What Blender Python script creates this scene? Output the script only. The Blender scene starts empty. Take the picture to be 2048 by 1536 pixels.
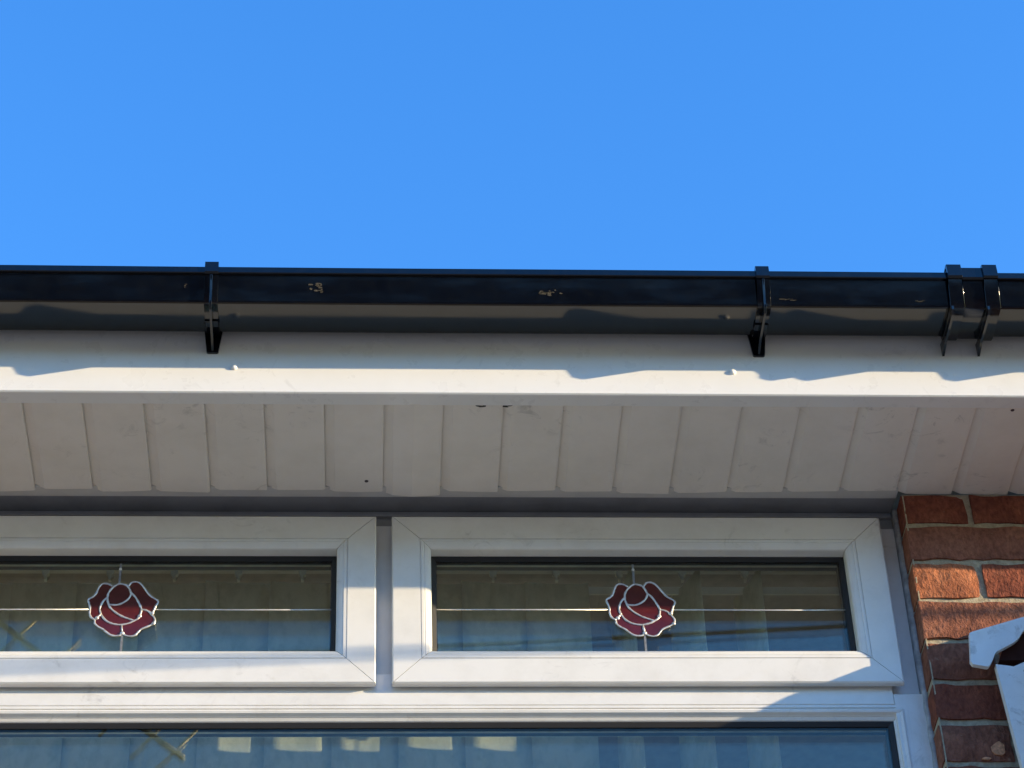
import bpy, bmesh, math, random
from math import sin, cos, radians, pi
from mathutils import Vector, Matrix
random.seed(7)
S = bpy.context.scene
COL = S.collection

# ------------------------------------------------------------------ camera
# world: X along the wall to the right, Y into the house, Z up; metres
PITCH, YAW, ROLL, FPX = radians(40.2), radians(4.2), radians(2.4), 5100.0
fh = Vector((sin(YAW), cos(YAW), 0)); r0 = Vector((cos(YAW), -sin(YAW), 0)); zz = Vector((0, 0, 1))
fw = fh*cos(PITCH) + zz*sin(PITCH); u0 = -fh*sin(PITCH) + zz*cos(PITCH)
rr = r0*cos(ROLL) - u0*sin(ROLL); uu = r0*sin(ROLL) + u0*cos(ROLL)
cam = bpy.data.cameras.new('camera'); cam_o = bpy.data.objects.new('camera', cam); COL.objects.link(cam_o)
M = Matrix((rr, uu, -fw)).transposed().to_4x4(); M.translation = (0, 0, 1.6)
cam_o.matrix_world = M
cam.sensor_fit = 'HORIZONTAL'; cam.sensor_width = 36; cam.lens = 36*FPX/2048
cam.clip_start = 0.05; cam.clip_end = 2000
S.camera = cam_o

# ------------------------------------------------------------------ sky and sun
SUN = Vector((3.0, -1.0, 0.62)).normalized()
SUN_EL = math.asin(SUN.z); SUN_AZ = math.atan2(SUN.x, SUN.y)
wd = bpy.data.worlds.new('World'); S.world = wd; wd.use_nodes = True
nt = wd.node_tree; nt.nodes.clear()
sky = nt.nodes.new('ShaderNodeTexSky'); sky.sky_type = 'NISHITA'; sky.sun_disc = False
sky.sun_elevation = SUN_EL; sky.sun_rotation = SUN_AZ
sky.air_density = 1.0; sky.dust_density = 0.0; sky.ozone_density = 2.0
hsv = nt.nodes.new('ShaderNodeHueSaturation'); hsv.inputs['Saturation'].default_value = 1.34; hsv.inputs['Hue'].default_value = 0.514
bg = nt.nodes.new('ShaderNodeBackground'); bg.inputs['Strength'].default_value = 0.15
wo = nt.nodes.new('ShaderNodeOutputWorld')
nt.links.new(sky.outputs[0], hsv.inputs['Color']); nt.links.new(hsv.outputs[0], bg.inputs[0]); nt.links.new(bg.outputs[0], wo.inputs[0])
sl = bpy.data.lights.new('sun', 'SUN'); sl.energy = 2.45; sl.angle = radians(0.5); sl.color = (1.0, 0.785, 0.475)
so = bpy.data.objects.new('sun', sl); COL.objects.link(so)
so.rotation_mode = 'QUATERNION'; so.rotation_quaternion = SUN.to_track_quat('Z', 'Y'); so.location = (6, -4, 9)
S.view_settings.view_transform = 'Standard'; S.view_settings.look = 'None'
S.view_settings.exposure = 1.95; S.view_settings.gamma = 1.0; S.view_settings.use_curve_mapping = False
S.render.engine = 'CYCLES'
S.cycles.max_bounces = 10; S.cycles.diffuse_bounces = 5; S.cycles.transparent_max_bounces = 24

# ------------------------------------------------------------------ helpers
def link(o, parent=None):
    COL.objects.link(o)
    if parent is not None: o.parent = parent
    return o
def tag(o, label=None, cat=None, group=None, kind=None):
    if label: o['label'] = label
    if cat: o['category'] = cat
    if group: o['group'] = group
    if kind: o['kind'] = kind
    return o
def thing(name, loc, label, cat, group=None):
    o = bpy.data.objects.new(name, None); o.empty_display_size = .05; o.location = loc
    link(o); tag(o, label, cat, group); return o
def mk(name, verts, faces, mat, parent=None, smooth=False):
    me = bpy.data.meshes.new(name); me.from_pydata([tuple(v) for v in verts], [], faces)
    bm = bmesh.new(); bm.from_mesh(me); bmesh.ops.recalc_face_normals(bm, faces=bm.faces); bm.to_mesh(me); bm.free()
    if smooth:
        for p in me.polygons: p.use_smooth = True
    me.materials.append(mat)
    o = bpy.data.objects.new(name, me)
    COL.objects.link(o)
    if parent is not None:
        o.parent = parent
        base = parent
        off = Vector(base.location)
        while base.parent is not None:
            base = base.parent; off += Vector(base.location)
        me.transform(Matrix.Translation(-off))     # verts are given in world space
    return o
def box_vf(x0, x1, y0, y1, z0, z1):
    v = [(x, y, z) for x in (x0, x1) for y in (y0, y1) for z in (z0, z1)]
    f = [(0,1,3,2),(4,6,7,5),(0,4,5,1),(2,3,7,6),(0,2,6,4),(1,5,7,3)]
    return v, f
def box(name, x0, x1, y0, y1, z0, z1, mat, parent=None, bev=0.0):
    v, f = box_vf(x0, x1, y0, y1, z0, z1)
    if bev <= 0: return mk(name, v, f, mat, parent)
    bm = bmesh.new(); vs = [bm.verts.new(p) for p in v]
    for q in f: bm.faces.new([vs[i] for i in q])
    bmesh.ops.recalc_face_normals(bm, faces=bm.faces)
    bmesh.ops.bevel(bm, geom=list(bm.edges), offset=bev, segments=2, affect='EDGES', profile=.5)
    bm.verts.index_update()
    vv = [w.co.copy() for w in bm.verts]; ff = [[w.index for w in g.verts] for g in bm.faces]; bm.free()
    return mk(name, vv, ff, mat, parent)
def prism_x(name, prof, x0, x1, mat, parent=None, cuts=0, wob=0.0):
    """closed YZ outline swept along X"""
    n = len(prof); vs = []; fs = []
    k = cuts+2
    for i in range(k):
        x = x0+(x1-x0)*i/(k-1); d = random.uniform(-wob, wob)
        vs += [(x, y, z+d) for y, z in prof]
    for i in range(k-1):
        for j in range(n):
            a = i*n+j; b = i*n+(j+1) % n
            fs.append((a, b, b+n, a+n))
    fs.append(tuple(range(n))[::-1]); fs.append(tuple((k-1)*n+j for j in range(n)))
    return mk(name, vs, fs, mat, parent)
def slab_xz(name, pts, y0, y1, mat, parent=None):
    """closed XZ outline given thickness in Y"""
    n = len(pts)
    vs = [(x, y0, z) for x, z in pts]+[(x, y1, z) for x, z in pts]
    bm = bmesh.new(); vv = [bm.verts.new(v) for v in vs]
    f0 = bm.faces.new(vv[:n]); f1 = bm.faces.new(vv[n:][::-1])
    for i in range(n): bm.faces.new((vv[i], vv[i+n], vv[(i+1) % n+n], vv[(i+1) % n]))
    bmesh.ops.triangulate(bm, faces=[f0, f1], ngon_method='EAR_CLIP')
    bm.verts.index_update()
    co = [v.co.copy() for v in bm.verts]; fc = [[v.index for v in f.verts] for f in bm.faces]; bm.free()
    return mk(name, co, fc, mat, parent)
def slab_yz(name, pts, x0, x1, mat, parent=None):
    n = len(pts)
    vs = [(x0, y, z) for y, z in pts]+[(x1, y, z) for y, z in pts]
    bm = bmesh.new(); vv = [bm.verts.new(v) for v in vs]
    f0 = bm.faces.new(vv[:n]); f1 = bm.faces.new(vv[n:][::-1])
    for i in range(n): bm.faces.new((vv[i], vv[i+n], vv[(i+1) % n+n], vv[(i+1) % n]))
    bmesh.ops.triangulate(bm, faces=[f0, f1], ngon_method='EAR_CLIP')
    bm.verts.index_update()
    co = [v.co.copy() for v in bm.verts]; fc = [[v.index for v in f.verts] for f in bm.faces]; bm.free()
    return mk(name, co, fc, mat, parent)
def tube(name, pts, r, mat, parent=None, flat=1.0, seg=8, closed=False):
    """round bar through points; flat squeezes it in Y. r may be a list"""
    pts = [Vector(p) for p in pts]; n = len(pts); vs = []; fs = []
    for i, p in enumerate(pts):
        a = pts[i-1] if (i > 0 or closed) else pts[i]; b = pts[(i+1) % n] if (i < n-1 or closed) else pts[i]
        t = (b-a).normalized()
        s = t.cross(Vector((0, 1, 0)))
        if s.length < 1e-4: s = t.cross(Vector((0, 0, 1)))
        s.normalize(); w = t.cross(s).normalized()
        ri = r[i] if isinstance(r, (list, tuple)) else r
        for j in range(seg):
            an = 2*pi*j/seg
            vs.append(p+s*cos(an)*ri+w*sin(an)*ri*flat)
    for i in range(n if closed else n-1):
        for j in range(seg):
            a = i*seg+j; b = i*seg+(j+1) % seg; c = ((i+1) % n)*seg
            fs.append((a, b, c+(j+1) % seg, c+j))
    if not closed:
        fs.append(tuple(range(seg))[::-1]); fs.append(tuple((n-1)*seg+j for j in range(seg)))
    return mk(name, vs, fs, mat, parent, smooth=True)
def smooth_pts(P, closed=False, k=4):
    """Catmull-Rom through 2-D points"""
    out = []; n = len(P)
    for i in range(n if closed else n-1):
        g = lambda q: P[q % n] if closed else P[min(max(q, 0), n-1)]
        p0, p1, p2, p3 = g(i-1), g(i), g(i+1), g(i+2)
        for s in range(k):
            t = s/k
            out.append(tuple(.5*((2*b)+(-a+c)*t+(2*a-5*b+4*c-d)*t*t+(-a+3*b-3*c+d)*t**3) for a, b, c, d in zip(p0, p1, p2, p3)))
    if not closed: out.append(P[-1])
    return out
def dome(name, c, r, axis, mat, parent, h=.5):
    """little nail head; axis is the outward direction"""
    ax = Vector(axis).normalized(); q = ax.to_track_quat('Z', 'Y'); vs = []; fs = []
    R, K = 10, 4
    for k in range(K):
        a = (pi/2)*k/K
        for j in range(R):
            t = 2*pi*j/R; vs.append(Vector(c)+q @ Vector((r*cos(a)*cos(t), r*cos(a)*sin(t), r*h*sin(a))))
    vs.append(Vector(c)+q @ Vector((0, 0, r*h)))
    for k in range(K-1):
        for j in range(R): fs.append((k*R+j, k*R+(j+1) % R, (k+1)*R+(j+1) % R, (k+1)*R+j))
    for j in range(R): fs.append(((K-1)*R+j, (K-1)*R+(j+1) % R, K*R))
    return mk(name, vs, fs, mat, parent, smooth=True)

# ------------------------------------------------------------------ materials
class NT:
    def __init__(s, name):
        s.m = bpy.data.materials.new(name); s.m.use_nodes = True; s.t = s.m.node_tree; s.t.nodes.clear()
        s.out = s.t.nodes.new('ShaderNodeOutputMaterial')
    def n(s, kind, **kw):
        o = s.t.nodes.new('ShaderNode'+kind)
        for k, v in kw.items():
            if k in o.inputs: o.inputs[k].default_value = v
            else: setattr(o, k, v)
        return o
    def l(s, a, b): s.t.links.new(a, b)
    def noise(s, vec, scale, detail=4, rough=.55, dist=0.0):
        o = s.n('TexNoise'); o.inputs['Scale'].default_value = scale; o.inputs['Detail'].default_value = detail
        o.inputs['Roughness'].default_value = rough; o.inputs['Distortion'].default_value = dist
        s.l(vec, o.inputs['Vector']); return o.outputs['Fac']
    def coord(s, scale=(1, 1, 1), rot=(0, 0, 0), rnd=False):
        g = s.n('NewGeometry'); mp = s.n('Mapping'); mp.inputs['Scale'].default_value = scale; mp.inputs['Rotation'].default_value = rot
        s.l(g.outputs['Position'], mp.inputs['Vector'])
        if rnd:
            oi = s.n('ObjectInfo'); va = s.n('VectorMath'); va.operation = 'MULTIPLY_ADD'
            cx = s.n('CombineXYZ'); 
            for i in range(3): s.l(oi.outputs['Random'], cx.inputs[i])
            va.inputs[1].default_value = (7.3, 3.1, 5.7); s.l(cx.outputs[0], va.inputs[0]); s.l(mp.outputs[0], va.inputs[2])
            return va.outputs[0]
        return mp.outputs[0]
    def ramp(s, fac, stops):
        r = s.n('ValToRGB'); e = r.color_ramp.elements
        while len(e) < len(stops): e.new(.5)
        for q, (p, c) in zip(e, stops):
            q.position = p; q.color = (*c, 1) if not isinstance(c, (int, float)) else (c, c, c, 1)
        s.l(fac, r.inputs[0]); return r.outputs[0]
    def mix(s, fac, a, b, mode='MIX'):
        m = s.n('Mix'); m.data_type = 'RGBA'; m.blend_type = mode
        for v, k in ((fac, 0), (a, 6), (b, 7)):
            if isinstance(v, (int, float)): m.inputs[k].default_value = v
            elif isinstance(v, tuple): m.inputs[k].default_value = (*v, 1)
            else: s.l(v, m.inputs[k])
        return m.outputs[2]
    def bump(s, h, strength, dist=.01, normal=None):
        b = s.n('Bump'); b.inputs['Strength'].default_value = strength; b.inputs['Distance'].default_value = dist
        s.l(h, b.inputs['Height'])
        if normal: s.l(normal, b.inputs['Normal'])
        return b.outputs[0]
    def pbr(s, col, rough=.5, spec=.5, metal=0, normal=None):
        p = s.n('BsdfPrincipled')
        for k, v in (('Base Color', col), ('Roughness', rough), ('Metallic', metal), ('Specular IOR Level', spec)):
            if isinstance(v, (int, float)): p.inputs[k].default_value = v
            elif isinstance(v, tuple): p.inputs[k].default_value = (*v, 1)
            else: s.l(v, p.inputs[k])
        if normal: s.l(normal, p.inputs['Normal'])
        s.l(p.outputs[0], s.out.inputs[0]); return p

def plastic(name, base, rough, dirt, dirt_col, sc=9, smudge=0.0, wave=.0):
    t = NT(name); c = t.coord()
    a = t.ramp(t.noise(c, sc, 6, .65), [(.42, 0.0), (.75, 1.0)])
    f = t.n('Math'); f.operation = 'MULTIPLY'; t.l(a, f.inputs[0]); f.inputs[1].default_value = dirt
    col = t.mix(f.outputs[0], base, dirt_col)
    if smudge:
        b1 = t.noise(t.coord(scale=(1, 1, 1)), 26, 5, .7, 1.5); b2 = t.noise(t.coord(), 5.2, 2, .5)
        q = t.n('Math'); q.operation = 'MULTIPLY'
        t.l(t.ramp(b1, [(.56, 0.0), (.72, 1.0)]), q.inputs[0]); t.l(t.ramp(b2, [(.47, 0.0), (.62, 1.0)]), q.inputs[1])
        q2 = t.n('Math'); q2.operation = 'MULTIPLY'; t.l(q.outputs[0], q2.inputs[0]); q2.inputs[1].default_value = smudge
        col = t.mix(q2.outputs[0], col, (.26, .24, .21))
    r = t.ramp(t.noise(c, 30, 4), [(.3, rough-.06), (.7, rough+.1)])
    fine = t.noise(c, 700, 2)
    nb = t.bump(fine, .06, .001)
    if wave: nb = t.bump(t.noise(c, 7, 2), wave, .02, nb)
    t.pbr(col, r, .5, 0, nb); return t.m
UPVC = plastic('white_upvc', (.765, .75, .715), .34, .42, (.58, .555, .50), 16, .35)
FASC = plastic('white_fascia', (.80, .785, .75), .30, .25, (.66, .64, .59), 8, .2, .03)
SOFF = plastic('white_soffit', (.81, .755, .675), .40, .5, (.66, .61, .53), 11, .6, .04)
SHADEGREY = plastic('shade_grey_plastic', (.34, .34, .35), .5, .6, (.20, .20, .20), 14)  # darker grey paints in the deep shade under the soffit
TRIM = plastic('soffit_trim', (.62, .60, .56), .45, .5, (.45, .43, .40), 11)
PORCHW = plastic('weathered_white_plastic', (.74, .74, .73), .4, .5, (.56, .55, .52), 16, .6)

def blackp():
    t = NT('black_gutter_plastic'); c = t.coord(scale=(.25, 1, 1))
    r = t.ramp(t.noise(c, 40, 5, .6), [(.35, .06), (.7, .16)])
    nb = t.bump(t.noise(t.coord(scale=(.15, 1, 1)), 9, 2), .035, .02)
    col = t.ramp(t.noise(t.coord(), 60, 5, .7), [(.45, (.0014, .0024, .0055)), (.8, (.005, .006, .008))])
    t.pbr(col, r, .55, 0, nb); return t.m
BLACK = blackp()
def simple(name, col, rough=.5, spec=.5, metal=0, var=.15, sc=40, bs=0, bd=.002):
    t = NT(name); c = t.coord(); n = t.noise(c, sc, 4)
    lo = tuple(x*(1-var) for x in col); hi = tuple(min(1, x*(1+var)) for x in col)
    t.pbr(t.ramp(n, [(.3, lo), (.7, hi)]), rough, spec, metal, t.bump(n, bs, bd) if bs else None); return t.m
RUBBER = simple('black_rubber_gasket', (.012, .012, .014), .6)
SCUFF = simple('dried_mud_scuff', (.085, .072, .05), .9, .2, 0, .7, 500)
SPACER = simple('dark_spacer_bar', (.03, .032, .036), .45)
LEAD = simple('silver_lead_came', (.70, .69, .67), .36, .5, .65, .2, 120, .5, .0006)
DULL = simple('dull_lead_strip', (.26, .26, .26), .5, .5, .4, .25, 120, .4, .0006)
RAILM = simple('blind_rail_aluminium', (.72, .72, .66), .35, .5, 0, .05)
HOOKM = simple('blind_carrier_plastic', (.80, .78, .68), .4)
ROOM = simple('room_wall_paint', (.45, .42, .37), .9)
SEAL = simple('grey_sealant', (.34, .34, .35), .5, .4, 0, .35, 60, .4)
NAILW = simple('white_nail_cap', (.78, .78, .77), .3)
NAILD = simple('rusty_nail_head', (.06, .035, .04), .6)
CABLEM = simple('black_cable_sheath', (.02, .02, .02), .5)
VOIDM = simple('dark_hollow', (.045, .018, .014), .95, .1)  # near-black tone for the shaded hollow in the verge
ALU = simple('aged_aluminium', (.45, .42, .33), .45, .5, .6, .2)
POLEM = simple('creosoted_pole', (.10, .07, .045), .9, .2, 0, .3, 20)
PEEL = simple('dark_gap_debris', (.05, .045, .04), .9)

def redglass():
    t = NT('red_film_glass'); c = t.coord()
    n = t.noise(c, 35, 3)
    col = t.ramp(n, [(.3, (.070, .0085, .008)), (.7, (.105, .013, .012))])
    t.pbr(col, .16, .5, 0, t.bump(t.noise(c, 160, 2), .05, .001)); return t.m
RED = redglass()

def glass():
    t = NT('window_glass')
    # Schlick reflectance that is the same from both sides of the thin sheet
    ge = t.n('NewGeometry'); dt = t.n('VectorMath'); dt.operation = 'DOT_PRODUCT'
    t.l(ge.outputs['Normal'], dt.inputs[0]); t.l(ge.outputs['Incoming'], dt.inputs[1])
    ab = t.n('Math'); ab.operation = 'ABSOLUTE'; t.l(dt.outputs['Value'], ab.inputs[0])
    om = t.n('Math'); om.operation = 'SUBTRACT'; om.inputs[0].default_value = 1.0; t.l(ab.outputs[0], om.inputs[1])
    pw = t.n('Math'); pw.operation = 'POWER'; pw.inputs[1].default_value = 5.0; t.l(om.outputs[0], pw.inputs[0])
    fr = t.n('Math'); fr.operation = 'MULTIPLY_ADD'; fr.inputs[1].default_value = .956; fr.inputs[2].default_value = .044; t.l(pw.outputs[0], fr.inputs[0])
    tr = t.n('BsdfTransparent'); tr.inputs[0].default_value = (.968, .986, .972, 1)
    gl = t.n('BsdfGlossy'); gl.inputs['Roughness'].default_value = 0.0; gl.inputs[0].default_value = (1, .97, .84, 1)
    nb = t.bump(t.noise(t.coord(), 3.0, 1), .02, .01)
    t.l(nb, gl.inputs['Normal'])
    mx = t.n('MixShader'); t.l(fr.outputs[0], mx.inputs[0]); t.l(tr.outputs[0], mx.inputs[1]); t.l(gl.outputs[0], mx.inputs[2])
    t.l(mx.outputs[0], t.out.inputs[0]); return t.m
GLASS = glass()

def fabric():
    t = NT('cream_blind_fabric'); c = t.coord()
    w = t.noise(t.coord(scale=(1, 1, .25)), 420, 2)
    m = t.noise(t.coord(scale=(1, 1, .6), rot=(0, .6, 0)), 45, 5, .7)
    col = t.mix(t.ramp(m, [(.45, 0.0), (.62, 1.0)]), (.84, .83, .70), (.70, .71, .57))
    d = t.n('BsdfDiffuse'); t.l(col, d.inputs[0]); t.l(t.bump(w, .3, .0006), d.inputs['Normal'])
    tl = t.n('BsdfTranslucent'); t.l(col, tl.inputs[0])
    mx = t.n('MixShader'); mx.inputs[0].default_value = .28
    t.l(d.outputs[0], mx.inputs[1]); t.l(tl.outputs[0], mx.inputs[2]); t.l(mx.outputs[0], t.out.inputs[0]); return t.m
FABRIC = fabric()
TWIG = simple('olive_printed_twig', (.24, .24, .14), .9, .2, 0, .3, 90)

def brickmat(name, c1, c2, c3):
    t = NT(name); c = t.coord(rnd=True)
    drag = t.coord(scale=(1.0, 1.0, .6), rot=(0, .45, 0), rnd=True)
    n1 = t.noise(c, 18, 5, .6); n2 = t.noise(drag, 150, 4, .65); n3 = t.noise(c, 55, 4, .7)
    col = t.ramp(n1, [(.30, c1), (.52, c2), (.72, c3)])
    col = t.mix(t.ramp(n2, [(.35, .55), (.62, 0.0)]), col, tuple(x*.45 for x in c1))
    col = t.mix(t.ramp(n3, [(.66, 0.0), (.80, .6)]), col, (.42, .36, .27))
    nb = t.bump(n2, 1.0, .005); nb = t.bump(n3, .6, .005, nb)
    t.pbr(col, .96, .06, 0, nb); return t.m
BRICKS = [brickmat('orange_red_brick', (.30, .105, .06), (.42, .16, .085), (.48, .21, .12)),
          brickmat('dark_red_brick', (.17, .058, .042), (.26, .085, .055), (.32, .12, .075)),
          brickmat('brown_red_brick', (.21, .085, .058), (.30, .125, .082), (.37, .17, .11))]
def mortarm():
    t = NT('sandy_mortar'); c = t.coord()
    n = t.noise(c, 130, 5, .7); col = t.ramp(n, [(.3, (.28, .235, .165)), (.7, (.50, .43, .31))])
    t.pbr(col, .95, .15, 0, t.bump(n, .8, .003)); return t.m
MORTAR = mortarm()
ORANGE = simple('pale_orange_patch', (.60, .29, .16), .95, .1, 0, .35, 200, .8, .002)
def groundm():
    t = NT('pale_concrete_paving'); c = t.coord()
    n = t.noise(c, 2.5, 6, .6); m = t.noise(c, 60, 4)
    col = t.mix(t.ramp(m, [(.3, 0.0), (.8, .5)]), t.ramp(n, [(.3, (.25, .205, .155)), (.7, (.33, .275, .21))]), (.17, .14, .105))
    t.pbr(col, .9, .2, 0, t.bump(m, .4, .004)); return t.m
GROUND = groundm()
ROOFM = simple('brown_roof_tile', (.10, .06, .045), .85, .2, 0, .3, 14, .5, .01)

# ------------------------------------------------------------------ main levels
YB = 3.200          # brick face
YS = 3.229          # front of the opening sashes
YF = 3.244          # front of the fixed window frame
YG = 3.258          # front pane of the glazing
YFA = 2.9576        # fascia face
ZS = 4.089          # underside of the soffit boards
ZFB = 4.0865        # underside of the fascia
XC = 0.852          # brick corner at the window reveal

# ------------------------------------------------------------------ ground, roof, room
g = mk('ground', [(-400, -400, 0), (400, -400, 0), (400, 400, 0), (-400, 400, 0)], [(0, 1, 2, 3)], GROUND); tag(g, kind='structure')
r = slab_yz('roof', [(2.93, 4.262), (2.93, 4.285), (6.6, 6.85), (6.6, 6.80), (2.98, 4.262)], -4.0, 4.0, ROOFM); tag(r, kind='structure')
rm = bpy.data.objects.new('room', None); rm.location = (0, 4.5, 2.4); link(rm); tag(rm, kind='structure')
box('back_wall', -1.9, 2.4, 6.0, 6.05, 2.2, 4.3, ROOM, rm)
box('side_wall', -1.95, -1.9, 3.42, 6.0, 2.2, 4.3, ROOM, rm); box('side_wall', 2.4, 2.45, 3.42, 4.5, 2.2, 4.3, ROOM, rm); box('side_wall', 2.4, 2.45, 5.2, 6.0, 2.2, 4.3, ROOM, rm); box('side_wall', 2.4, 2.45, 4.5, 5.2, 2.2, 3.1, ROOM, rm)  # gap in the right wall is added to let sun brighten the blind
box('ceiling', -1.95, 2.45, 3.33, 6.05, 4.3, 4.33, ROOM, rm); box('room_floor', -1.95, 2.45, 3.33, 6.05, 2.15, 2.2, ROOM, rm)
box('inner_leaf', XC+.02, 2.45, 3.33, 3.42, 2.2, 4.3, ROOM, rm); box('inner_leaf', -1.95, -.87, 3.33, 3.42, 2.2, 4.3, ROOM, rm)
box('inner_lintel', -.87, XC+.02, 3.33, 3.42, 4.150, 4.3, ROOM, rm); box('inner_leaf', -.87, XC+.02, 3.33, 3.42, 2.2, 2.86, ROOM, rm)

# ------------------------------------------------------------------ brick walls
def brick_mesh(w, h, d):
    """rough stretcher face: grid in front, jittered edges"""
    nx = max(4, int(w/.018)); nz = 4; vs = []; fs = []
    for k in range(nz+1):
        for i in range(nx+1):
            x = w*i/nx; z = h*k/nz; y = random.uniform(-.0012, .0012)
            ed = (i in (0, nx)) + (k in (0, nz))
            if ed: y += .0022*ed if i else .0008*ed
            if i == 0: x += random.uniform(-.0008, .0006)
            if i == nx: x += random.uniform(-.0022, .0016)
            if k in (0, nz): z += random.uniform(-.0020, .0020)
            vs.append((x, y, z))
    n0 = len(vs)
    for k in range(nz):
        for i in range(nx):
            a = k*(nx+1)+i; fs.append((a, a+1, a+nx+2, a+nx+1))
    ring = [i for i in range(nx+1)]+[k*(nx+1)+nx for k in range(1, nz+1)]+[nz*(nx+1)+i for i in range(nx-1, -1, -1)]+[k*(nx+1) for k in range(nz-1, 0, -1)]
    for q in ring: vs.append((vs[q][0], d, vs[q][2]))
    m = len(ring)
    for j in range(m): fs.append((ring[j], n0+j, n0+(j+1) % m, ring[(j+1) % m]))
    fs.append(tuple(range(n0, n0+m)))
    return vs, fs
JZ = [4.0985, 4.0247, 3.9519, 3.8788, 3.8015, 3.7270, 3.6560, 3.5825]
while JZ[-1] > 3.0: JZ.append(JZ[-1]-.0745)
def brick_wall(name, x_corner, sgn, ncol, label):
    w = thing(name, (x_corner+sgn*.5, YB, 0), label, 'brick wall')
    xa, xb = sorted((x_corner+sgn*.004, x_corner+sgn*(.225*ncol)))
    box('mortar', xa, xb, YB+.0050, YB+.11, 0.0, 4.0865, MORTAR, w)
    xa, xb = sorted((x_corner+sgn*.0018, x_corner+sgn*.0038)); box('corner_pointing', xa, xb, YB+.0008, YB+.11, 2.9, 4.0830, MORTAR, w)
    for c in range(len(JZ)-1):
        z1 = JZ[c]-.0052; z0 = JZ[c+1]+.0052
        z1 = min(z1, 4.0835)
        x = 0.0; k = 0
        while x < .225*ncol-.12:
            L = .1025 if (k == 0 and c % 2 == 0) else .215
            L += random.uniform(-.003, .003)
            if c < 8: pick = [1, 2, 0, 2, 2, 1, 2, 1][c] if k == 0 else random.choice([0, 1, 2])
            else: pick = random.choice([0, 1, 2])
            vs, fs = brick_mesh(L, z1-z0, .10)
            dy = random.uniform(-.0015, .0015)
            xx = x_corner+x if sgn > 0 else x_corner-x-L
            mk('brick', [(vx+xx, vy+YB+dy, vz+z0) for vx, vy, vz in vs], fs, BRICKS[pick], w)
            x += L+.0100; k += 1
    return w
bw = brick_wall('brick_wall', XC, 1, 4, 'red brick wall right of the window under the soffit')
brick_wall('brick_wall', -.822, -1, 2, 'red brick wall at the far left end of the window')
for cx, cz, a, b in ((.937, 3.6060, .012, .013), (.916, 3.5905, .010, .0025)):
    pts = [(cx+a*cos(t)*random.uniform(.55, 1.1), cz+b*sin(t)*random.uniform(.55, 1.1)) for t in [2*pi*k/9 for k in range(9)]]
    slab_xz('orange_patch', pts, YB-.0009, YB+.002, ORANGE, bw)  # lighter orange patches set on the brick face
box('wall_below_window', -.818, XC, YB+.008, YB+.11, 0, 2.84, MORTAR); tag(bpy.data.objects['wall_below_window'], kind='structure')

# ------------------------------------------------------------------ fascia
fa = thing('fascia_board', (.2, YFA, ZFB), 'white plastic fascia board behind the black gutter', 'fascia')
prism_x('board', [(YFA, ZFB+.002), (YFA+.002, ZFB), (YFA+.0275, ZFB), (YFA+.0275, 4.262), (YFA, 4.262)], -2.0, 2.4, FASC, fa)
for x, z in ((-.2053, 4.136), (.5574, 4.1322), (1.32, 4.133), (-.97, 4.135)):
    dome('nail_cap', (x, YFA, z), .0055, (0, -1, 0), NAILW, fa, .75)

# ------------------------------------------------------------------ soffit boards
sf = thing('soffit', (.2, 3.09, ZS), 'off white shiplap soffit boards under the eaves', 'soffit')
PB = .09131
JX = {j: -.5243+PB*j+random.uniform(-.0012, .0012) for j in range(-9, 24)}
for j in range(-9, 23):
    xa = JX[j]; xb = JX[j+1]-.0003
    over_brick = xa > XC-.02
    ye = 3.2045 if over_brick else 3.200+random.uniform(-.003, .006)
    tl = random.uniform(-.0035, .0035)
    sag = random.uniform(.0, .0010)
    if j == 6: ye += .006; sag = .003
    prof = [(xa, .0066), (xa+.0010, .0062), (xa+.0135, .0006), (xa+.0150, 0), ((xa+xb)/2, -sag), (xb-.004, 0), (xb-.0008, .0008), (xb, .003), (xb, .011), (xa, .011)]
    vs = []; fs = []; n = len(prof); K = 5
    for k in range(K):
        t = k/(K-1)
        for x, z in prof:
            y = 2.9835+t*(ye-2.9835)+(tl*(x-xa)/(xb-xa) if k == K-1 else 0)
            up = random.uniform(-.0004, .0004)-(.0010*t*t if j in (6, 7) else 0)
            vs.append((x, y, ZS+z+up))
    for k in range(K-1):
        for q in range(n):
            a = k*n+q; b = k*n+(q+1) % n; fs.append((a, b, b+n, a+n))
    fs.append(tuple(range(n))[::-1]); fs.append(tuple((K-1)*n+q for q in range(n)))
    mk('soffit_board', vs, fs, SOFF, sf)
for x, y in ((-.0033, 3.1763), (.9932, 2.993)): dome('nail_head', (x, y, ZS-.0002), .0032, (0, 0, -1), NAILD, sf, .5)
# torn slivers along the fascia joint
for x, s in ((.1691, 1), (.2127, -1)):
    pts = [(x-.008, 2.9850), (x-.003, 2.9880), (x+.004, 2.9885), (x+.009, 2.9850), (x+.009*s, 2.9905), (x, 2.9915), (x-.006, 2.9890)]
    mk('torn_sliver', [(a, b, ZS-.0012) for a, b in pts]+[(a, b, ZS-.0002) for a, b in pts], [(0, 1, 2, 3, 4, 5, 6)]+[(i, i+7, (i+1) % 7+7, (i+1) % 7) for i in range(7)], PEEL, sf)
box('back_strip', -.83, XC-.003, 3.196, 3.2215, ZS+.0035, ZS+.012, TRIM, sf)
box('back_strip', -.83, XC-.003, 3.2218, YF+.030, ZS+.0080, ZS+.013, SHADEGREY, sf)

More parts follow.
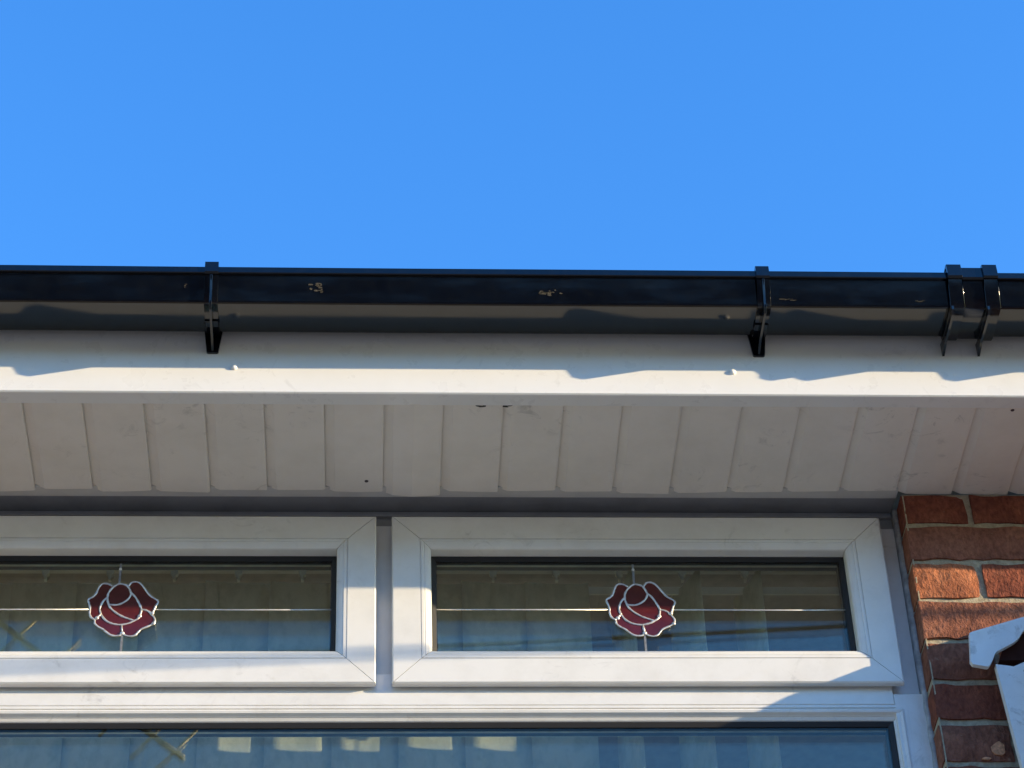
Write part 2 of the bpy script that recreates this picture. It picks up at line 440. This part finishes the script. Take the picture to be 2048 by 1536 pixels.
# ------------------------------------------------------------------ gutter
gt = thing('gutter', (.2, 2.9, 4.1887), 'glossy black square plastic gutter along the eaves', 'gutter')
GP = [(2.9460, 4.2500), (2.9385, 4.1930), (2.9360, 4.1895), (2.9330, 4.1887), (2.8715, 4.1887), (2.8690, 4.1897), (2.8680, 4.1925),
      (2.8564, 4.2335), (2.8520, 4.2340), (2.8508, 4.2352), (2.8514, 4.2462), (2.8535, 4.2482), (2.8595, 4.2475),
      (2.8605, 4.2440), (2.8700, 4.1940), (2.8725, 4.1910), (2.9325, 4.1910), (2.9365, 4.1940), (2.9438, 4.2500)]
lean = lambda L: [(y+.0003*min(1, max(0, (z-4.19)/.043)) if y < 2.88 else y, z) for y, z in L]
GP = lean(GP)
prism_x('channel', GP, -2.0, 2.4, BLACK, gt, cuts=14, wob=.0005)
def scuff(x, zc, w, h, seed):
    rnd = random.Random(seed); vs = []; fs = []
    for q in range(rnd.randint(11, 16)):
        cx = x+rnd.uniform(-.5, .5)*w; cz = zc+rnd.uniform(-.5, .5)*h; n = 6; b = len(vs)
        a, c = rnd.uniform(.04, .2)*w, rnd.uniform(.05, .16)*h
        for i in range(n):
            t = 2*pi*i/n; rr_ = rnd.uniform(.5, 1.1)
            px, pz = cx+a*cos(t)*rr_, cz+c*sin(t)*rr_
            py = 2.8680-(pz-4.1925)*(.0113/.041)
            vs.append((px, py-.0006, pz))
        for i in range(n): vs.append((vs[b+i][0], vs[b+i][1]+.0012, vs[b+i][2]))
        fs.append(tuple(b+i for i in range(n))); fs += [(b+i, b+(i+1) % n, b+n+(i+1) % n, b+n+i) for i in range(n)]
    mk('mud_scuff', vs, fs, SCUFF, gt)
scuff(-.083, 4.2155, .026, .018, 3); scuff(.278, 4.2090, .042, .009, 5); scuff(.640, 4.2000, .026, .0028, 9); scuff(.842, 4.1995, .014, .0028, 11); scuff(-.278, 4.216, .004, .006, 2)

# strap outline hugging the gutter, in (Y,Z)
STRAP_OUT = [(2.8660, 4.2540), (2.8525, 4.2560), (2.8480, 4.2535), (2.8472, 4.2335), (2.8500, 4.2308), (2.8530, 4.2308), (2.8648, 4.1905), (2.8665, 4.1868), (2.8700, 4.1852), (2.9340, 4.1852), (2.9400, 4.1880), (2.9440, 4.2000)]
STRAP_IN = [(2.9395, 4.2000), (2.9380, 4.1925), (2.9330, 4.1882), (2.8715, 4.1882), (2.8675, 4.1918), (2.8558, 4.2328), (2.8510, 4.2334), (2.8502, 4.2350), (2.8506, 4.2475), (2.8535, 4.2495), (2.8660, 4.2490)]
STRAP_OUT = lean(STRAP_OUT); STRAP_IN = lean(STRAP_IN)
def soften(o, w=.0016):
    m = o.modifiers.new('bevel', 'BEVEL'); m.width = w; m.segments = 3; m.limit_method = 'ANGLE'; m.angle_limit = radians(40); m.harden_normals = True
    for p in o.data.polygons: p.use_smooth = True
    return o
def bracket(x, label, w=.0205):
    b = thing('gutter_bracket', (x, YFA, 4.163), label, 'bracket', 'brackets holding the gutter')
    soften(slab_yz('clip_strap', STRAP_OUT+STRAP_IN, x-w/2, x+w/2, BLACK, b))
    # centre rib: front spine and deep web under the gutter
    soften(slab_yz('rib', [(2.8512, 4.2305), (2.8493, 4.2285), (2.8600, 4.1905), (2.8605, 4.1800), (2.8660, 4.1725), (2.9300, 4.1715), (2.9555, 4.1640), (2.9555, 4.1900), (2.9350, 4.1856), (2.8660, 4.1856)], x-.0019, x+.0019, BLACK, b), .0007)
    pl = [(x-.0145, 4.2120), (x+.0145, 4.2120), (x+.0090, 4.1640), (x+.0070, 4.1625), (x-.0070, 4.1625), (x-.0090, 4.1640)]
    slab_xz('back_plate', pl, YFA-.0045, YFA-.0003, BLACK, b)
    slab_xz('buckle', [(x-.0112, 4.1855), (x+.0112, 4.1855), (x+.0095, 4.1828), (x-.0095, 4.1828)], 2.905, 2.918, BLACK, b)
    return b
bracket(-.2390, 'black gutter bracket above the left sash, nearest the left end')
bracket(.6010, 'black gutter bracket just left of the twin-banded gutter joint')
bracket(1.175, 'black gutter bracket at the far right past the gutter joint')
bracket(-1.10, 'black gutter bracket at the far left past the window edge')
un = thing('gutter_union', (.9235, YFA, 4.17), 'black twin-banded gutter joint clip at the right', 'gutter joint')
SO2 = [(y-(.0012 if y < 2.9 else 0), z-(.0012 if z < 4.19 else 0)+(.001 if z > 4.25 else 0)) for y, z in STRAP_OUT]
soften(slab_yz('sleeve', STRAP_OUT+STRAP_IN, .8875, .9650, BLACK, un))
for xc in (.8980, .9535):
    k = .0038
    so = [(y-k if y < 2.87 else y, z-k if z < 4.20 else (z+.0035 if z > 4.25 else z)) for y, z in STRAP_OUT]
    si = [(2.9430, 4.1990), (2.9330, 4.1858), (2.8700, 4.1858), (2.8655, 4.1906), (2.8536, 4.2312), (2.8504, 4.2314), (2.8478, 4.2338), (2.8486, 4.2530), (2.8527, 4.2554), (2.8660, 4.2545)]
    soften(slab_yz('band', so+lean(si), xc-.0112, xc+.0112, BLACK, un), .0014)
    slab_yz('rib', [(2.8600, 4.1850), (2.8610, 4.1790), (2.8660, 4.1720), (2.9300, 4.1715), (2.9560, 4.1660), (2.9560, 4.1900), (2.9350, 4.1850)], xc-.0102, xc-.0066, BLACK, un)

# ------------------------------------------------------------------ window frame
def mitred(rect, prof, mat, parent, names, gap=.0005):
    """four mitred bars; prof = closed list of (inset from outer edge, Y)"""
    x0, x1, z0, z1 = rect; n = len(prof); out = []
    for side in range(4):
        vs = []
        for end in (0, 1):
            for u, y in prof:
                e = u+gap
                if side == 0: p = ((x0+e if end == 0 else x1-e), y, z1-u)
                if side == 1: p = ((x0+e if end == 0 else x1-e), y, z0+u)
                if side == 2: p = (x0+u, y, (z0+e if end == 0 else z1-e))
                if side == 3: p = (x1-u, y, (z0+e if end == 0 else z1-e))
                vs.append(p)
        fs = [(j, (j+1) % n, (j+1) % n+n, j+n) for j in range(n)]+[tuple(range(n))[::-1], tuple(n+j for j in range(n))]
        out.append(mk(names[side], vs, fs, mat, parent))
    return out
FX0, FX1, FZ0, FZ1 = -.796, .8478, 2.880, 4.0915
wf = thing('window_frame', (.02, YF, FZ0), 'white plastic window frame with transom and large lower pane', 'window frame')
MX0, MX1 = -.006, .055          # mullion behind the sash edges
box('head', FX0, FX1, YF+.020, YF+.066, 4.0566, FZ1+.004, SHADEGREY, wf, .0012)
box('drip_lip', FX0, FX1, YF+.012, YF+.0199, 4.0800, 4.0835, SHADEGREY, wf)
box('jamb', FX1-.0463, FX1, YF+.0002, YF+.066, FZ0+.06, 3.7330, UPVC, wf, .0012)
box('jamb', FX1-.0463, FX1, YF+.0110, YF+.066, 3.7334, 4.0563, UPVC, wf, .0012)
box('jamb', FX0, FX0+.0385, YF+.0002, YF+.066, FZ0+.06, 4.0563, UPVC, wf, .0012)
box('mullion', MX0, MX1, YF+.0060, YF+.066, 3.7452, 4.0560, UPVC, wf, .0012)
box('transom', FX0+.0387, FX1-.0465, YF+.0001, YF+.066, 3.7142, 3.7700, UPVC, wf, .0012)
box('bottom_rail', FX0, FX1, YF+.0003, YF+.066, FZ0, FZ0+.0598, UPVC, wf, .0012)
box('sill', FX0-.02, FX1+.02, YB-.05, YF+.066, FZ0-.04, FZ0-.0002, UPVC, wf, .002)
# lower glazing: bead with groove lines
bead = [(0, YF+.0500), (0, YF+.0012), (.0012, YF), (.0052, YF), (.0058, YF+.0022), (.0074, YF+.0022), (.0080, YF-.0008), (.0105, YF-.0020), (.0140, YF-.0008), (.0168, YF+.0040), (.0178, YF+.0050), (.0182, YF+.0060), (.0225, YF+.0085), (.0245, YF+.0110), (.0245, YF+.0500)]
LZ0, LZ1, LX0, LX1 = FZ0+.0600, 3.7139, FX0+.0205, .8215
mitred((LX0, LX1, LZ0, LZ1), bead, UPVC, wf, ['glazing_bead']*4)
def glazing(x0, x1, z0, z1, parent, sp=.0115):
    box('pane', x0, x1, YG, YG+.004, z0, z1, GLASS, parent)
    box('pane', x0, x1, YG+.020, YG+.024, z0, z1, GLASS, parent)
    for a, b, c, d in ((x0, x1, z1-sp, z1), (x0, x1, z0, z0+sp), (x0, x0+sp, z0+sp, z1-sp), (x1-sp, x1, z0+sp, z1-sp)):
        box('spacer_bar', a, b, YG+.0042, YG+.0198, c, d, SPACER, parent)
    box('spacer_trim', x0+sp+.0005, x1-sp-.0005, YG+.0050, YG+.0085, z1-sp-.0016, z1-sp-.0002, ALU, parent)
def gasket(x0, x1, z0, z1, parent):
    mitred((x0, x1, z0, z1), [(0, YG-.0002), (0, YG-.0042), (.0020, YG-.0050), (.0085, YG-.0018), (.0085, YG-.0002)], RUBBER, parent, ['gasket']*4, 0)  # gasket lip widened; its black also paints in the bead's shadow
glazing(LX0+.0205, LX1-.0205, LZ0+.0205, LZ1-.0205, wf, .0135)
gasket(LX0+.0240, LX1-.0240, LZ0+.0240, LZ1-.0240, wf)
# sealant between frame and brick
vs = []; fs = []; n = 60
for i in range(n):
    z = 4.086-i*(4.086-2.90)/(n-1); o = random.uniform(-.0012, .0012); q = random.uniform(-.001, .001)
    vs += [(FX1-.0022+o, YF-.0010, z), (FX1+.0012+q, YF-.0034+o, z), (XC+.0022, YF-.0045+q, z), (XC+.0022, YF+.01, z), (FX1-.003, YF+.01, z)]
for i in range(n-1):
    for j in range(5): a = i*5+j; b = i*5+(j+1) % 5; fs.append((a, b, b+5, a+5))
fs += [(0, 1, 2, 3, 4), tuple((n-1)*5+j for j in range(5))]
mk('sealant_bead', vs, fs, SEAL, wf, smooth=True)

# ------------------------------------------------------------------ opening sashes with rose panes
def rp(px, py):      # rose drawing -> metres about the centre of the pane
    return ((px-782)/7.314/1255.0, -(py-893)/7.314/985.0)
BUD = smooth_pts([(712,543),(640,575),(590,620),(555,680),(550,750),(565,800),(585,826),(690,832),(770,806),(840,757),(878,690),(868,645),(840,595),(800,562)], True, 3)
L_OUT = smooth_pts([(603,578),(545,546),(480,540),(435,565),(405,620),(380,680),(340,725),(280,760),(300,820),(318,880),(315,940),(340,1000),(400,1035)], False, 3)
L_IN = smooth_pts([(480,960),(455,900),(465,840),(495,780),(548,733)], False, 3)
R_OUT = smooth_pts([(828,585),(870,530),(930,515),(985,530),(1040,575),(1100,650),(1170,720),(1270,780),(1240,850),(1215,910),(1190,965)], False, 3)
R_IN = smooth_pts([(878,668),(940,720),(990,790),(1025,850),(1045,895)], False, 3)
R_SEP = smooth_pts([(1045,895),(1110,905),(1160,930),(1190,965)], False, 3)
SPIR = smooth_pts([(567,805),(600,870),(680,935),(780,990),(870,1020),(950,1047)], False, 3)
LOW = smooth_pts([(480,960),(530,1025),(600,1070),(690,1095),(780,1100),(880,1080),(950,1047),(1000,1020),(1030,970),(1045,895)], False, 3)
L_SEP = [(400,1035),(445,985),(480,960)]
BL = smooth_pts([(400,1035),(400,1080),(450,1125),(520,1160),(580,1205),(640,1240),(700,1250),(760,1245),(798,1215)], False, 3)
BR = smooth_pts([(798,1215),(850,1245),(920,1255),(980,1240),(1020,1200),(1060,1160),(1130,1130),(1200,1100),(1240,1060),(1235,1010),(1190,965)], False, 3)
B_SEP = [(780,1100),(786,1150),(798,1215)]
ib = [i for i, p in enumerate(LOW) if p == (780,1100)][0]; ic = min(range(len(LOW)), key=lambda i: abs(LOW[i][0]-950)+abs(LOW[i][1]-1047))
budlow = sorted([p for p in BUD if p[1] > 690], key=lambda p: p[0])
PETALS = [BUD,
          L_OUT+L_SEP[1:]+L_IN[1:]+[(556,690), (592,622)],
          R_OUT+R_SEP[::-1][1:]+R_IN[::-1][1:]+[(866,640)],
          budlow+[(878,672)]+R_IN[1:]+LOW[ic:-1][::-1]+SPIR[::-1][1:-1],
          [(548,735)]+L_IN[::-1][1:]+LOW[1:ic+1]+SPIR[::-1][1:],
          LOW[:ib+1]+B_SEP[1:]+BL[::-1][1:]+[(445,985)],
          LOW[ib:]+R_SEP[1:]+BR[::-1][1:]+[(786,1150)]]
LEADS = [(BUD, True), (L_OUT, False), (L_IN, False), (R_OUT, False), (R_IN, False), (R_SEP, False), (SPIR, False), (LOW, False), (L_SEP, False), (BL, False), (BR, False), (B_SEP, False)]
SP = [(0, YF-.0042), (0, YS+.0022), (.0022, YS), (.0440, YS), (.0444, YS+.0016), (.0456, YS+.0016), (.0460, YS+.0002), (.0500, YS+.0004), (.0504, YS+.0014), (.0512, YS+.0014), (.0518, YS+.0010), (.0570, YS+.0026), (.0605, YS+.0048), (.0615, YS+.0070), (.0615, YS+.0560), (.0205, YS+.0560), (.0205, YF-.0042)]
def sash(x0, x1, label):
    z0, z1 = 3.7440, 4.0600; cx = (x0+x1)/2
    s = thing('window_sash', (cx, YS, z0), label, 'window sash', 'top opening sashes')
    mitred((x0, x1, z0, z1), SP, UPVC, s, ['rail', 'rail', 'stile', 'stile'], .0006)
    mitred((x0, x1, z0, z1), [(.0055, YF-.0043), (.0055, YF-.0004), (.0200, YF-.0004), (.0200, YF-.0043)], RUBBER, s, ['weather_seal']*4, 0)
    gx0, gx1, gz0, gz1 = x0+.0575, x1-.0575, z0+.0575, z1-.0575
    glazing(gx0, gx1, gz0, gz1, s, .0135)
    gasket(x0+.0610, x1-.0610, z0+.0610, z1-.0610, s)
    zc = 3.8985
    yl = YG-.0008
    em = bpy.data.objects.new('rose_emblem', None); em.empty_display_size = .03; link(em, s); em.location = (0, YG-YS, zc-z0)
    for P in PETALS:
        pts = [(cx+rp(*p)[0], zc+rp(*p)[1]) for p in P]
        slab_xz('petal', pts, YG-.0012, YG-.0003, RED, em)
    for P, cl in LEADS:
        q = [(cx+rp(*p)[0], yl-.0006, zc+rp(*p)[1]) for p in P]
        rad = [random.uniform(.0013, .0021) for _ in q]
        tube('lead_came', q, rad, LEAD, em, .5, 6, cl)
    for x, y, rr_ in ((1025, 985, .0034), (425, 1010, .0034), (798, 1215, .0036), (1200, 945, .003), (1225, 1085, .0032)):
        a, b = rp(x, y); dome('solder_blob', (cx+a, yl-.0006, zc+b), rr_, (0, -1, 0), LEAD, em, .6)
    ztop = zc+rp(712, 543)[1]; zbot = zc+rp(798, 1215)[1]
    xt, xb = cx+rp(700, 543)[0], cx+rp(798, 1215)[0]
    slab_xz('lead_strip', [(xt-.0017, ztop), (xt+.0017, ztop), (xt+.0018, z1-.074), (xt-.0016, z1-.074)], YG-.0010, YG-.0002, DULL, s)
    slab_xz('lead_strip', [(xb-.0018, z0+.0665), (xb+.0018, z0+.0665), (xb+.0016, zbot), (xb-.0016, zbot)], YG-.0010, YG-.0002, DULL, s)
    dome('solder_blob', (xt, YG-.0008, z1-.0845), .0026, (0, -1, 0), LEAD, s, .7)
    xl, xr = cx+rp(318, 885)[0], cx+rp(1222, 895)[0]
    tube('lead_line', [(gx0+.006, yl, zc+.0002), ((gx0+xl)/2, yl, zc), (xl, yl, zc+.0004)], .0014, LEAD, s, .5, 6)
    tube('lead_line', [(xr, yl, zc), ((gx1+xr)/2, yl, zc-.0006), (gx1-.0045, yl, zc-.0002)], .0014, LEAD, s, .5, 6)
    return s
sash(.0370, .8183, 'right opening window sash with red rose, beside the brick wall')
sash(-.7688, .0125, 'left opening window sash with red rose, cut by the left picture edge')

# ------------------------------------------------------------------ vertical blind
vb = thing('vertical_blind', (.02, 3.35, 4.02), 'cream vertical blind hanging inside behind the window glass', 'blind')
BO, ZO = .050, .027
prism_x('head_rail', [(y+BO, z+ZO) for y, z in [(3.333, 4.0580), (3.335, 4.0560), (3.343, 4.0560), (3.344, 4.0600), (3.358, 4.0600), (3.359, 4.0560), (3.367, 4.0560), (3.369, 4.0580), (3.369, 4.092), (3.333, 4.092)]], -.80, .83, RAILM, vb)
box('valance_strip', -.80, .83, 3.372+BO, 3.376+BO, 4.020+ZO, 4.034+ZO, RAILM, vb)
for j in range(-7, 8):
    x = -.1074+.1042*j
    if x > .82: break
    pr = [(x-.0060, 4.0556), (x-.0060, 4.0420), (x-.0020, 4.0390), (x-.0020, 4.0300), (x+.0020, 4.0300), (x+.0020, 4.0390), (x+.0060, 4.0420), (x+.0060, 4.0556)]
    slab_xz('carrier', [(a, b+ZO) for a, b in pr], 3.347+BO, 3.355+BO, HOOKM, vb)
    ang = radians(1.0+random.uniform(-5, 5)) if x < .40 else radians([-70, -74, -66, -72][j % 4])
    hw = .0525; ztop = 4.0285+ZO; zb = 2.98; vs = []; fs = []
    NX, NZ = 4, 10; ph = random.uniform(0, 6)
    for side in (0, 1):
        for k in range(NZ+1):
            for i in range(NX+1):
                u = -hw+2*hw*i/NX; z = ztop+(zb-ztop)*k/NZ
                bow = .0035*(1-(u/hw)**2)+.0015*sin(ph+k*.9)+(.0006 if side else 0)
                vs.append((x+u*cos(ang)-bow*sin(ang), 3.352+BO+u*sin(ang)+bow*cos(ang), z))
    o0 = (NX+1)*(NZ+1)
    for k in range(NZ):
        for i in range(NX):
            a = k*(NX+1)+i; fs.append((a, a+1, a+NX+2, a+NX+1)); fs.append((o0+a, o0+a+NX+1, o0+a+NX+2, o0+a+1))
    rim = [i for i in range(NX+1)]+[k*(NX+1)+NX for k in range(1, NZ+1)]+[NZ*(NX+1)+i for i in range(NX-1, -1, -1)]+[k*(NX+1) for k in range(NZ-1, 0, -1)]
    for q in range(len(rim)): a, b = rim[q], rim[(q+1) % len(rim)]; fs.append((a, b, b+o0, a+o0))
    mk('louvre', vs, fs, FABRIC, vb, smooth=True)

# ------------------------------------------------------------------ neighbouring porch verge at the right
po = thing('porch_verge', (1.0, YB, 3.4), 'broken white plastic verge of the adjoining porch roof against the brickwork', 'porch roof')
ear = smooth_pts([(.9075,3.7740),(.9120,3.7790),(.9500,3.7915),(.9967,3.8070),(1.0350,3.8190)], False, 4)
earb = smooth_pts([(1.0350,3.7990),(.9990,3.7890),(.9800,3.7655),(.9600,3.7520),(.9435,3.7420),(.9370,3.7300),(.9290,3.7175),(.9230,3.7165)], False, 4)
ear = [(a+.0015, b+.005) for a, b in ear]; earb = [(a+.0015, b+.005) for a, b in earb]
slab_xz('board_end', ear+earb+[(.9065,3.7255),(.9035,3.7310)], YB-.048, YB-.040, PORCHW, po)
slab_xz('face_board', [(.9415,3.7265),(.9560,3.7245),(.9680,3.7225),(.9760,3.7260),(.9900,3.7330),(1.04,3.7400),(1.04,3.30),(.968,3.30)], YB-.046, YB-.034, PORCHW, po)
for q in ((.986, 3.7140), (.990, 3.6930)): dome('rusty_screw', (q[0], YB-.046, q[1]), .0042, (0, -1, 0), NAILD, po, .3)
slab_xz('hollow_backing', [(.9520,3.7420),(.9600,3.7620),(.985,3.787),(1.0195,3.797),(1.0195,3.7420)], YB-.0335, YB-.006, VOIDM, po)  # dark sheet stands in for the shaded hole behind the broken board
slab_yz('verge_cheek', [(YB-.002,3.8230),(YB-.057,3.8260),(YB-.085,3.8070),(YB-.104,3.7870),(YB-.131,3.7580),(YB-.002,3.7580)], 1.021, 1.06, PORCHW, po)
slab_yz('verge_cheek', [(YB-.002,3.7575),(YB-.024,3.7575),(YB-.027,3.7490),(YB-.034,3.7520),(YB-.052,3.7470),(YB-.056,3.7575),(YB-.1315,3.7575),(YB-.60,3.30),(YB-.60,3.10),(YB-.002,3.10)], 1.021, 1.06, PORCHW, po)
prism_x('porch_roof_slope', [(YB-.002,3.86),(YB-.06,3.835),(YB-.62,3.29),(YB-.62,3.26),(YB-.05,3.80),(YB-.002,3.80)], 1.0605, 2.6, ROOFM, po)

# ------------------------------------------------------------------ overhead cables and aerial, seen only as shadow and reflection
tc = thing('telephone_cable', (1.22, 2.60, 4.14), 'black telephone cable striping the left sash with its faint shadow', 'cable')
for k, dz in enumerate((0, .016)):
    a = Vector((1.24, 2.609, 4.1456+dz)); d = Vector((.638, 0, .0294*(1 if k == 0 else .93)))
    tube('cable_strand', [a+d*t for t in range(0, 24)], .0042, CABLEM, tc)
tube('cable_post', [(1.24, 2.609, 3.30), (1.24, 2.609, 3.7), (1.24, 2.609, 4.19)], .008, CABLEM, tc)
oc = tube('overhead_cable', [(-9, 0, 5.61), (.212, 0, 6.062), (.844, 0, 6.098), (1.49, 0, 6.137), (12, 0, 6.80)], .0075, CABLEM)
tag(oc, 'thin dark overhead cable mirrored in the right sash glass', 'cable')
ae = thing('tv_aerial', (-2.55, -7, 0), 'pole with tilted rod aerial mirrored in the lower window pane', 'aerial')
tube('pole', [(-2.62, -7, 0), (-2.62, -7, 6), (-2.62, -7, 11.5)], [.11, .095, .08], POLEM, ae, 1, 12)
A0 = Vector((-2.50, -7, 11.16)); A1 = Vector((-1.13, -7, 10.03))
tube('boom', [A0, (A0+A1)/2, A1], .020, ALU, ae)
bd = (A1-A0).normalized(); pd = Vector((-bd.z, 0, bd.x))
for t, L in ((.20, .26), (.38, .24), (.56, .22), (.72, .21), (.86, .20), (.96, .20)):
    c = A0+(A1-A0)*t; tube('element', [c-pd*L, c, c+pd*L], .011, ALU, ae)

# ------------------------------------------------------------------ house across the street (unseen, added behind the camera to block low sky)
hs = thing('sky_blocker_house', (0, -17, 0), 'unseen brick house row behind the camera, added to block low sky light', 'house')
box('wall', -34, 22, -25, -17, 0, 5.4, BRICKS[2], hs)
slab_yz('roof', [(-16.6, 5.25), (-16.6, 5.45), (-21, 10.2), (-25.4, 5.45), (-25.4, 5.25)], -34.3, 22.3, ROOFM, hs)
for i in range(14):
    x = -32+i*3.9
    for z in (1.0, 3.4): box('window', x, x+1.6, -17.0, -16.94, z, z+1.2, UPVC, hs)
